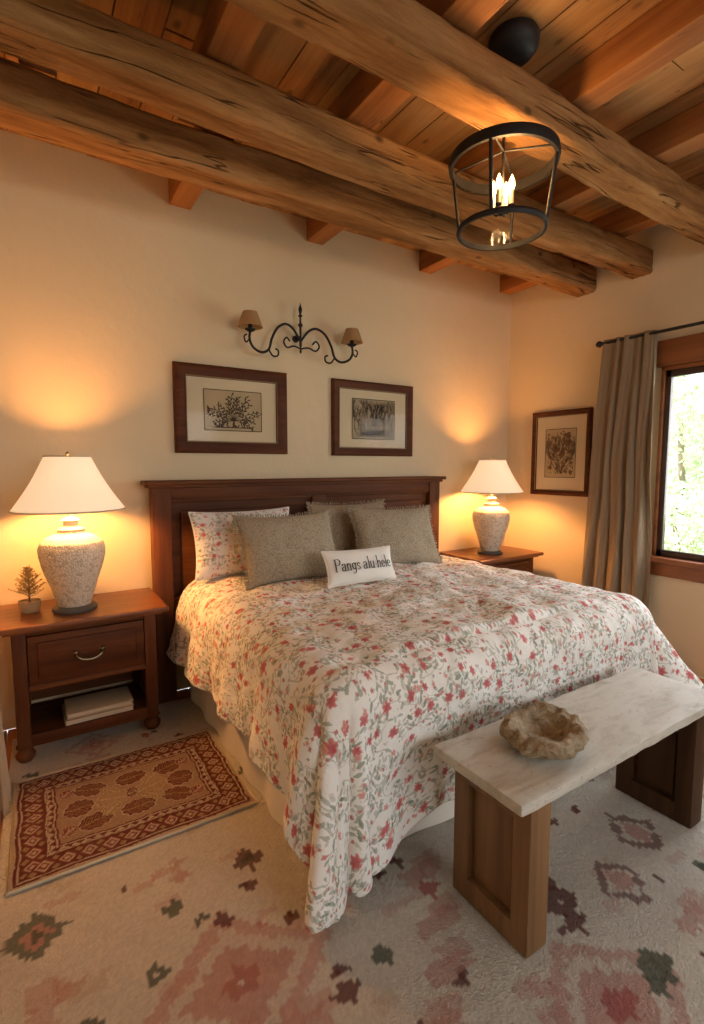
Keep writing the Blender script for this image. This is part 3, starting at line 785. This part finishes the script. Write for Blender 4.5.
# ------------------------------------------------------------------ table lamps
def lamp(label, loc):
    r = thing('table_lamp', label, 'lamp', loc)
    MB().lathe([(.001, 0), (.092, 0), (.098, .008), (.098, .016), (.084, .026), (.001, .026)], 48, cap=False).build('base_plate', M['stone'], r)
    prof = [(.001, .026), (.070, .026), (.078, .05), (.093, .10), (.112, .16), (.132, .22), (.142, .265), (.143, .30), (.134, .330), (.113, .352), (.086, .364), (.064, .372), (.058, .382), (.001, .385)]
    P_ = []
    for i in range(len(prof)-1):
        for k in range(4):
            t = k/4; P_.append((prof[i][0]*(1-t)+prof[i+1][0]*t, prof[i][1]*(1-t)+prof[i+1][1]*t))
    P_.append(prof[-1])
    def wob(v):
        q = 1+.02*noise.noise(v.co*14); v.co.x *= q; v.co.y *= q
    MB().lathe(P_, 72, cap=False, wob=wob).build('lamp_body', M['mosaic'], r)
    MB().lathe([(.001, .383), (.056, .383), (.060, .392), (.050, .402), (.034, .410), (.030, .425), (.044, .434), (.030, .443), (.014, .45), (.012, .52), (.001, .52)], 32, cap=False).build('neck', M['neck'], r)
    zb, zt, rb, rt = .485, .735, .240, .098
    pr = [(rb+(rt-rb)*(t/10)-.010*math.sin(PI*t/10), zb+(zt-zb)*t/10) for t in range(11)]
    inn = [(a-.003, b) for a, b in pr[::-1]]
    sh = MB().lathe(pr+inn+[pr[0]], 64, cap=False).build('lamp_shade', M['shade'], r)
    m_ = MB(); m_.tube([(math.cos(a*PI/24)*rb, math.sin(a*PI/24)*rb, zb) for a in range(48)], .004, 6, True); m_.tube([(math.cos(a*PI/24)*rt, math.sin(a*PI/24)*rt, zt) for a in range(48)], .004, 6, True)
    m_.build('shade_trim', M['neck'], sh)
    m_ = MB(); m_.lathe([(.001, .735), (.006, .737), (.009, .746), (.005, .756), (.001, .758)], 14)
    for k in range(3): m_.tube([(0, 0, .735), (rt*math.cos(k*2*PI/3), rt*math.sin(k*2*PI/3), .733)], .002, 6)
    m_.tube([(0, 0, .52), (0, 0, .74)], .003, 6); m_.build('finial', M['brass'], r)
    MB().lathe([(.001, .522), (.014, .525), (.018, .55), (.030, .585), (.031, .605), (.020, .628), (.001, .636)], 20, cap=False).build('bulb', M['bulb'], r)
    ld = bpy.data.lights.new('lamp_light', 'POINT'); ld.energy = 74; ld.color = (1, .44, .13); ld.shadow_soft_size = .06
    lo = bpy.data.objects.new('lamp_light', ld); COL.objects.link(lo); lo.parent = r; lo.location = (0, -.02, .60)
    return r
lamp('glowing mosaic urn table lamp on the left nightstand', (.155, 2.74, NZ))
lamp('glowing mosaic urn table lamp on the corner nightstand right of the bed', (3.05, 2.75, NZ))

pf = thing('potted_sprig', 'tiny dried golden sprig tree in a tan woven pot on the left nightstand', 'plant', (-.03, 2.80, NZ))
MB().lathe([(.001, 0), (.034, 0), (.040, .006), (.045, .03), (.046, .05), (.045, .056), (.038, .056), (.036, .05), (.001, .048)], 28, cap=False).build('pot', M['pot'], pf)
MB().tube([(0, 0, .045), (.002, 0, .12), (0, .002, .21)], .004, 8, rf=lambda t: 1-.6*t).build('trunk', M['twig'], pf)
m_ = MB(); rr = random.Random(4)
for k in range(60):
    z = .07+.14*(k/60); L_ = (.062*(1-(k/60))+.014)*rr.uniform(.6, 1.15); a = k*2.4
    e = Vector((L_*math.cos(a), L_*math.sin(a), z+L_*.55)); p = Vector((0, 0, z)); m_.tube([p, p.lerp(e, .5)+Vector((0, 0, -.003)), e], .0018, 4)
    for q in range(6):
        b = p.lerp(e, .3+.14*q); f = b+Vector((rr.uniform(-1, 1), rr.uniform(-1, 1), rr.uniform(-.3, 1)))*.010; m_.tube([b, b.lerp(f, .5), f], .0034, 4, rf=lambda t: 1-.7*t)
m_.build('foliage', M['fir'], pf)

# ------------------------------------------------------------------ pictures
def ribbon(m_, a, b, w0, w1, y):
    a = Vector(a); b = Vector(b); d = (b-a); n = Vector((-d.y, d.x)).normalized() if d.length > 0 else Vector((0, 1))
    t = bmesh.new(); vs = [t.verts.new((p.x, y, p.y)) for p in (a+n*w0, a-n*w0, b-n*w1, b+n*w1)]; t.faces.new(vs); m_.merge(t)
def tree2d(m_, x, z, ang, ln, w, depth, y, rr, spread=.5, lim=None):
    e = (x+ln*math.cos(ang), z+ln*math.sin(ang))
    if lim: e = (max(lim[0], min(lim[1], e[0])), max(lim[2], min(lim[3], e[1])))
    ribbon(m_, (x, z), e, w, w*.7, y)
    if depth:
        for k in range(3 if rr.random() < .5 else 2):
            tree2d(m_, e[0], e[1], ang+rr.uniform(-spread, spread), ln*rr.uniform(.65, .88), w*.68, depth-1, y, rr, spread, lim)
def blob(m_, x, z, r, y, rr, n=9):
    t = bmesh.new(); t.faces.new([t.verts.new((x+r*rr.uniform(.5, 1.15)*math.cos(2*PI*k/n), y, z+r*rr.uniform(.5, 1.15)*math.sin(2*PI*k/n))) for k in range(n)]); m_.merge(t)
def leafshape(m_, x, z, ang, L, w, y):
    t = bmesh.new(); pts = [(0, 0), (.35, 1), (.7, .75), (1, 0), (.7, -.75), (.35, -1)]
    c, s = math.cos(ang), math.sin(ang)
    t.faces.new([t.verts.new((x+L*a*c-w*b*s, y, z+L*a*s+w*b*c)) for a, b in pts]); m_.merge(t)
def picture(label, loc, rz, w, h, fw, aw, ah, kind):
    r = thing('framed_picture', label, 'picture', loc, (0, 0, rz))
    t = bmesh.new(); prof = [(0, 0), (0, -.022), (.012, -.030), (fw*.6, -.026), (fw-.010, -.016), (fw, -.016), (fw, -.006)]
    rings = []
    for (sx, sz) in ((-1, -1), (1, -1), (1, 1), (-1, 1)):
        rings.append([t.verts.new((sx*(w/2-o_), y_, h/2+sz*(h/2-o_))) for (o_, y_) in prof])
    for k in range(4):
        A, B = rings[k], rings[(k+1) % 4]
        for i in range(len(prof)-1): t.faces.new((A[i], B[i], B[i+1], A[i+1]))
    m_ = MB(); m_.merge(t); f = m_.build('frame', M['frame'], r)
    m_ = MB(); m_.tube([(-w/2+fw-.004, -.018, fw-.004), (w/2-fw+.004, -.018, fw-.004), (w/2-fw+.004, -.018, h-fw+.004), (-w/2+fw-.004, -.018, h-fw+.004)], .003, 6, True); m_.build('inner_lip', M['gilt'], f)
    MB().box(-w/2+.01, w/2-.01, -.007, -.002, .01, h-.01, 0).build('mat_board', M['mat'], r)
    pr = MB().box(-aw/2, aw/2, -.009, -.006, h/2-ah/2, h/2+ah/2, 0).build('print', M['paper2'] if kind == 'wood' else M['paper'], r)
    rr = random.Random(len(kind)*7+3); zc = h/2; lim = (-aw/2+.008, aw/2-.008, zc-ah/2+.008, zc+ah/2-.008)
    m_ = MB(); y = -.0098
    ribbon(m_, (-aw/2, zc-ah/2), (aw/2, zc-ah/2), .0025, .0025, y); ribbon(m_, (-aw/2, zc+ah/2), (aw/2, zc+ah/2), .0025, .0025, y)
    ribbon(m_, (-aw/2, zc-ah/2), (-aw/2, zc+ah/2), .0025, .0025, y); ribbon(m_, (aw/2, zc-ah/2), (aw/2, zc+ah/2), .0025, .0025, y)
    if kind == 'fan':
        z0 = zc-ah*.24
        for k in range(17):
            a = -.25+(PI+.5)*(k+rr.uniform(-.3, .3))/16
            R_ = ah*.60*(1+.30*abs(math.cos(a)))*rr.uniform(.78, 1.05)
            if a < .05 or a > PI-.05: R_ *= .72
            bend = rr.uniform(-.25, .25); pp = [(R_*f*math.cos(a+bend*f*f), z0+R_*f*math.sin(a+bend*f*f)) for f in (0, .25, .5, .75, 1)]
            for u_, v_ in zip(pp, pp[1:]): ribbon(m_, u_, v_, .0020, .0014, y)
            n_ = 9
            for q in range(n_):
                f = .28+.72*q/n_+rr.uniform(-.03, .03); bx, bz = R_*f*math.cos(a+bend*f*f), z0+R_*f*math.sin(a+bend*f*f)
                sd = 1 if q % 2 else -1
                if abs(bx) < aw*.44 and zc-ah*.44 < bz < zc+ah*.40:
                    leafshape(m_, bx, bz, a+bend+sd*rr.uniform(.4, 1.0), rr.uniform(.016, .027), rr.uniform(.0035, .0062), y-.0001*(q+1)-.00001*k)
        ribbon(m_, (0, z0), (0, zc-ah*.40), .005, .008, y)
        for k in range(14): leafshape(m_, rr.uniform(-.10, .10), zc-ah*.41, PI*rr.random(), .022, .004, y-.0003)
        ribbon(m_, (-aw*.34, zc-ah*.42), (aw*.34, zc-ah*.42), .003, .003, y)
    elif kind == 'wood':
        for k in range(13):
            x = -aw*.42+aw*.84*k/12+rr.uniform(-.01, .01)
            tree2d(m_, x, zc-ah*rr.uniform(.25, .42), PI/2+rr.uniform(-.15, .15), ah*rr.uniform(.14, .24), .0030, 5, y, rr, .55, lim)
        for k in range(110): blob(m_, rr.uniform(-aw*.45, aw*.45), zc+ah*rr.uniform(-.42, .32), rr.uniform(.003, .008), y-.0001, rr, 6)
        for k in range(50): ribbon(m_, (rr.uniform(-aw*.45, aw*.4), zc-ah*rr.uniform(.25, .45)), (rr.uniform(-aw*.4, aw*.45), zc-ah*rr.uniform(.25, .45)), .0014, .0014, y)
    else:
        for k in range(9):
            tree2d(m_, rr.uniform(-.02, .02), zc-ah*.42, PI/2+(k-4)*.17, ah*.24, .003, 4, y, rr, .45, lim)
    m_.build('drawing', M['ink'], pr, smooth=False)
    if kind == 'flowers':
        m_ = MB()
        for k in range(60):
            x, z = rr.uniform(-aw*.38, aw*.38), zc+rr.uniform(-ah*.40, ah*.42)
            for q in range(5): blob(m_, x+.009*math.cos(q*1.256), z+.009*math.sin(q*1.256), .0070, y-.0004-.00001*k, rr)
        m_.build('blossoms', M['inkred'], pr, smooth=False)
        m_ = MB()
        for k in range(150): blob(m_, rr.uniform(-aw*.42, aw*.42), zc+rr.uniform(-ah*.45, ah*.45), .0080, y-.0002, rr, 6)
        m_.build('leaves', M['inkgreen'], pr, smooth=False)
    MB().box(-w/2+fw*.9, w/2-fw*.9, -.0150, -.0135, fw*.9, h-fw*.9, 0).build('glass', M['picglass'], r)
    return r
picture('dark framed print of a spreading fan-shaped plant, left of the two above the headboard', (1.068, YB-.001, 1.42), 0, .705, .515, .072, .36, .24, 'fan')
picture('dark framed print of bare woodland trees, right one above the headboard', (2.11, YB-.001, 1.415), 0, .70, .52, .06, .37, .28, 'wood')
picture('tall dark framed sepia flower print on the right wall beside the curtain', (XR-.001, 2.50, 1.11), -PI/2, .52, .665, .042, .27, .38, 'flowers')

# ------------------------------------------------------------------ iron wall sconce
sc = thing('wall_sconce', 'black scrolled iron two-arm wall sconce with small tan shades', 'sconce', (1.495, YB, 2.13))
m_ = MB(); m_.lathe([(.001, 0), (.022, 0), (.022, .006), (.010, .014), (.001, .014)], 20, Matrix.Translation((0, -.001, .03)) @ Matrix.Rotation(PI/2, 4, 'X'), cap=False); m_.tube([(0, -.01, .03), (0, -.07, .03)], .007, 8); m_.build('backplate', M['iron'], sc)
m_ = MB(); m_.lathe([(.001, -.075), (.008, -.065), (.005, -.04), (.009, -.02), (.006, .03), (.008, .09), (.017, .10), (.007, .115), (.006, .15), (.015, .158), (.006, .168), (.010, .185), (.013, .20), (.004, .225), (.001, .24)], 20, Matrix.Translation((0, -.075, 0)), cap=False); m_.build('spindle', M['iron'], sc)
for sg in (-1, 1):
    m_ = MB(); q = lambda pts: smoothpath([(sg*a, -.075-.05*abs(a)/.36, b) for a, b in pts], 8)
    m_.tube(q([(.355, .01), (.360, -.04), (.335, -.085), (.28, -.105), (.232, -.08), (.208, -.01), (.165, .06), (.105, .09), (.05, .065), (.0, .0)]), .0078, 8)
    m_.tube(q([(.232, -.08), (.205, -.115), (.170, -.11), (.165, -.08), (.185, -.07)]), .0055, 8)
    m_.tube(q([(.360, -.04), (.385, -.06), (.395, -.03), (.378, -.015)]), .005, 8)
    m_.tube(q([(.0, -.045), (.05, -.035), (.10, -.05), (.125, -.02), (.105, .01), (.08, -.01)]), .0055, 8)
    m_.build('arm', M['iron'], sc)
    x = sg*.355
    MB().lathe([(.001, .0), (.012, .002), (.030, .012), (.032, .018), (.014, .016), (.011, .05), (.001, .05)], 24, Matrix.Translation((x, -.125, 0)), cap=False).build('candle_cup', M['iron'], sc)
    MB().lathe([(.074, .028), (.060, .066), (.042, .115), (.039, .115), (.057, .066), (.071, .028), (.074, .028)], 32, Matrix.Translation((x, -.125, 0)), cap=False).build('sconce_shade', M['sconceshade'], sc)
    MB().lathe([(.001, .05), (.009, .052), (.009, .10), (.001, .10)], 12, Matrix.Translation((x, -.125, 0)), cap=False).build('candle_sleeve', M['wax'], sc)

# ------------------------------------------------------------------ lantern chandelier: canopy on the boards above the beam, lantern below it
cx, cy = 1.570, 1.40
ch = thing('lantern_chandelier', 'round black iron lantern chandelier with lit candle bulbs under the beams', 'chandelier', (cx, cy, 2.265))
MB().lathe([(.001, .654), (.085, .654), (.092, .640), (.088, .613), (.070, .590), (.040, .577), (.001, .575)], 40, Matrix.Translation((.015, -.022, 0)), cap=False).build('canopy', M['iron'], ch)
MB().tube([(0, 0, .58), (0, 0, .06)], .005, 8).build('stem', M['iron'], ch)
def ring(r, z, hgt, th):
    return MB().lathe([(r, z), (r+.004, z+hgt*.5), (r, z+hgt), (r-th, z+hgt), (r-th, z), (r, z)], 64, cap=False)
ring(.200, .205, .038, .013).build('top_ring', M['iron'], ch)
ring(.166, -.030, .020, .010).build('bottom_ring', M['iron'], ch)
for k in range(4):
    a = k*PI/2+.5; c_, s_ = math.cos(a), math.sin(a)
    MB().tube([(.194*c_, .194*s_, .225), (.162*c_, .162*s_, -.02)], .0065, 8).build('upright', M['iron'], ch)
    MB().tube([(.192*c_, .192*s_, .235), (.0, .0, .265)], .004, 8).build('spoke', M['iron'], ch)
g = MB().lathe([(.187, .210), (.158, -.02)], 48, cap=False).build('glass_drum', M['lampglass'], ch)
hub = MB().lathe([(.001, .03), (.012, .035), (.02, .05), (.012, .065), (.006, .09), (.001, .09)], 16, cap=False).build('hub', M['iron'], ch)
for k in range(4):
    a = k*PI/2+.35; x, y = .036*math.cos(a), .036*math.sin(a)
    MB().tube(smoothpath([(0, 0, .05), (x*.6, y*.6, .038), (x, y, .055)], 5), .004, 6).lathe([(.001, .054), (.012, .058), (.013, .062), (.001, .062)], 14, Matrix.Translation((x, y, 0)), cap=False).build('candle_arm', M['iron'], ch)
    cd = MB().lathe([(.001, .061), (.008, .062), (.008, .112), (.001, .113)], 14, Matrix.Translation((x, y, 0)), cap=False).build('candle', M['wax'], ch)
    MB().lathe([(.001, .112), (.006, .114), (.012, .130), (.009, .150), (.001, .170)], 14, Matrix.Translation((x, y, 0)), cap=False).build('bulb', M['bulb'], cd)
ld = bpy.data.lights.new('chandelier_light', 'POINT'); ld.energy = 16; ld.color = (1, .58, .24); ld.shadow_soft_size = .04
lo = bpy.data.objects.new('chandelier_light', ld); COL.objects.link(lo); lo.parent = ch; lo.location = (0, -.02, .14)

# ------------------------------------------------------------------ bench
bn = thing('bench', 'rustic bench with whitewashed plank top at the foot of the bed', 'bench', (1.52, .935, .014))
m_ = MB(); m_.box(-.525, .600, -.165, .165, .456, .488, .006, 2)
bmesh.ops.subdivide_edges(m_.bm, edges=[e for e in m_.bm.edges if e.calc_length() > .3], cuts=40, use_grid_fill=True)
for v in m_.bm.verts:
    e = max(0, abs(v.co.y)-.13)/.035
    v.co.y += .004*noise.noise(Vector((v.co.x*14, v.co.z*9, 1 if v.co.y > 0 else 5)))*e
    v.co.z += .0015*noise.noise(Vector((v.co.x*20, v.co.y*20, 2)))
m_.build('bench_top', M['benchtop'], bn)
def slab(x0, x1, mt):
    m_ = MB(); m_.box(x0, x1, -.135, -.075, 0, .455, .005); m_.box(x0, x1, .09, .150, 0, .455, .005)
    m_.box(x0, x1, -.077, .092, .375, .455, .004); m_.box(x0, x1, -.077, .092, .0, .07, .004); m_.box(x0+.026, x1-.026, -.076, .091, .06, .38, 0)
    m_.box(x0+.018, x1-.018, -.062, .077, .085, .362, .010)
    m_.build('leg_panel', mt, bn)
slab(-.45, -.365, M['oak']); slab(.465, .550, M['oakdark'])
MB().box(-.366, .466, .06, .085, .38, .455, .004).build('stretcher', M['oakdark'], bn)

prof = [(0, .0), (.06, .0), (.100, .010), (.122, .028), (.127, .044), (.120, .060), (.104, .068), (.086, .062), (.074, .046), (.060, .032), (.035, .024), (0, .022)]
P_ = []
for i in range(len(prof)-1):
    for k in range(4): f = k/4; P_.append((prof[i][0]*(1-f)+prof[i+1][0]*f, prof[i][1]*(1-f)+prof[i+1][1]*f))
P_.append(prof[-1]); P_[0] = (.002, 0); P_[-1] = (.002, .022)
def wob(v):
    a = math.atan2(v.co.y, v.co.x)
    q = 1+.12*noise.noise(Vector((math.cos(a)*1.6, math.sin(a)*1.6, 2)))+.09*noise.noise(v.co*26)+.07*noise.noise(v.co*60)
    v.co.x *= q*1.14; v.co.y *= q*.92
    if v.co.z > .015: v.co.z += .014*noise.noise(Vector((math.cos(a)*1.9+5, math.sin(a)*1.9, 0)))*(v.co.z/.07)+.010*noise.noise(v.co*40)
o = MB().lathe(P_, 120, cap=True, wob=wob).build('burl_bowl', M['burl'], None, (1.285, .925, .503))
o.rotation_euler.z = .4
tag(o, 'rough hollowed burl wood bowl on the bench', 'bowl')

# ------------------------------------------------------------------ outdoors
tag(MB().box(3.75, 30, -14, 22, -.4, -.3, 0).build('lawn', M['lawn'], smooth=False), kind='structure')
def tree(label, x, y, h, R, mt, seed, n=5200):
    r = thing('tree', label, 'tree', (x, y, -.3)); rr = random.Random(seed)
    MB().tube([(0, 0, 0), (.05, 0, h*.4), (-.05, .05, h*.8)], .08 if h > 2 else .05, 10, rf=lambda t: 1-.6*t).build('trunk', M['bark'], r)
    V = []; F = []
    cl = []
    while len(cl) < 34:
        a, b = rr.uniform(-1, 1), rr.uniform(-1, 1)
        if a*a+b*b < 1: cl.append((a*R*.75, b*R*.75, h*rr.uniform(.12, 1.0), R*rr.uniform(.2, .36)))
    for k in range(n):
        c = cl[rr.randrange(len(cl))]; d = Vector((rr.gauss(0, 1), rr.gauss(0, 1), rr.gauss(0, 1))).normalized()*c[3]*rr.uniform(.5, 1)
        p = Vector(c[:3])+d; a = Vector((rr.gauss(0, 1), rr.gauss(0, 1), rr.gauss(0, 1))).normalized(); b = a.orthogonal().normalized()
        s = rr.uniform(.04, .085)*(.5 if h < 2 else 1); i = len(V); V += [p+a*s, p+b*s*.6, p-a*s, p-b*s*.6]; F.append((i, i+1, i+2, i+3))
    me = bpy.data.meshes.new('foliage'); me.from_pydata(V, [], F); link('foliage', me, mt, r, smooth=False)
tree('leafy pale green tree seen through the window, the nearer one', 9.0, 4.1, 3.3, 1.5, M['leafA'], 1)
tree('darker green tree seen through the window behind the pale one', 14.5, 6.6, 5.0, 2.6, M['leafB'], 2, 7000)
tree('low bushy shrub seen through the lower window pane', 5.9, 2.65, 1.25, .6, M['leafA'], 3, 3000)

# ------------------------------------------------------------------ lights and world
wd = bpy.data.worlds.new('World'); SC.world = wd; wd.use_nodes = True
bg = wd.node_tree.nodes['Background']; bg.inputs[0].default_value = (.90, .96, 1, 1); bg.inputs[1].default_value = 3.6
def area(name, loc, rot, sx, sy, e, c):
    l = bpy.data.lights.new(name, 'AREA'); l.shape = 'RECTANGLE'; l.size = sx; l.size_y = sy; l.energy = e; l.color = c
    o = bpy.data.objects.new(name, l); COL.objects.link(o); o.location = loc; o.rotation_euler = rot; return o
# soft fill added behind the camera, falling downward onto bed, bench and rug
area('fill_front', (1.6, YF-.35, 2.15), (math.radians(62), 0, 0), 2.2, 1.0, 54, (1, .985, .96))
area('daylight_right', (XR+.25, 1.07, 1.5), (0, math.radians(75), 0), 1.2, 1.2, 36, (.93, .97, 1))
sl = bpy.data.lights.new('sun', 'SUN'); sl.energy = 9; sl.angle = .02; sl.color = (1, .97, .9)
so = bpy.data.objects.new('sun', sl); COL.objects.link(so); so.rotation_euler = (math.radians(-20), math.radians(-28), 0)

# ------------------------------------------------------------------ camera
cd = bpy.data.cameras.new('Camera'); cd.sensor_fit = 'VERTICAL'; cd.sensor_height = 36; cd.lens = 505/1024*36; cd.clip_start = .02
co = bpy.data.objects.new('Camera', cd); COL.objects.link(co); co.location = (0, 0, 1.35)
co.rotation_euler = (math.radians(90-5.32), 0, math.radians(-32.5)); SC.camera = co
SC.view_settings.view_transform = 'Standard'
SC.view_settings.exposure = -.15
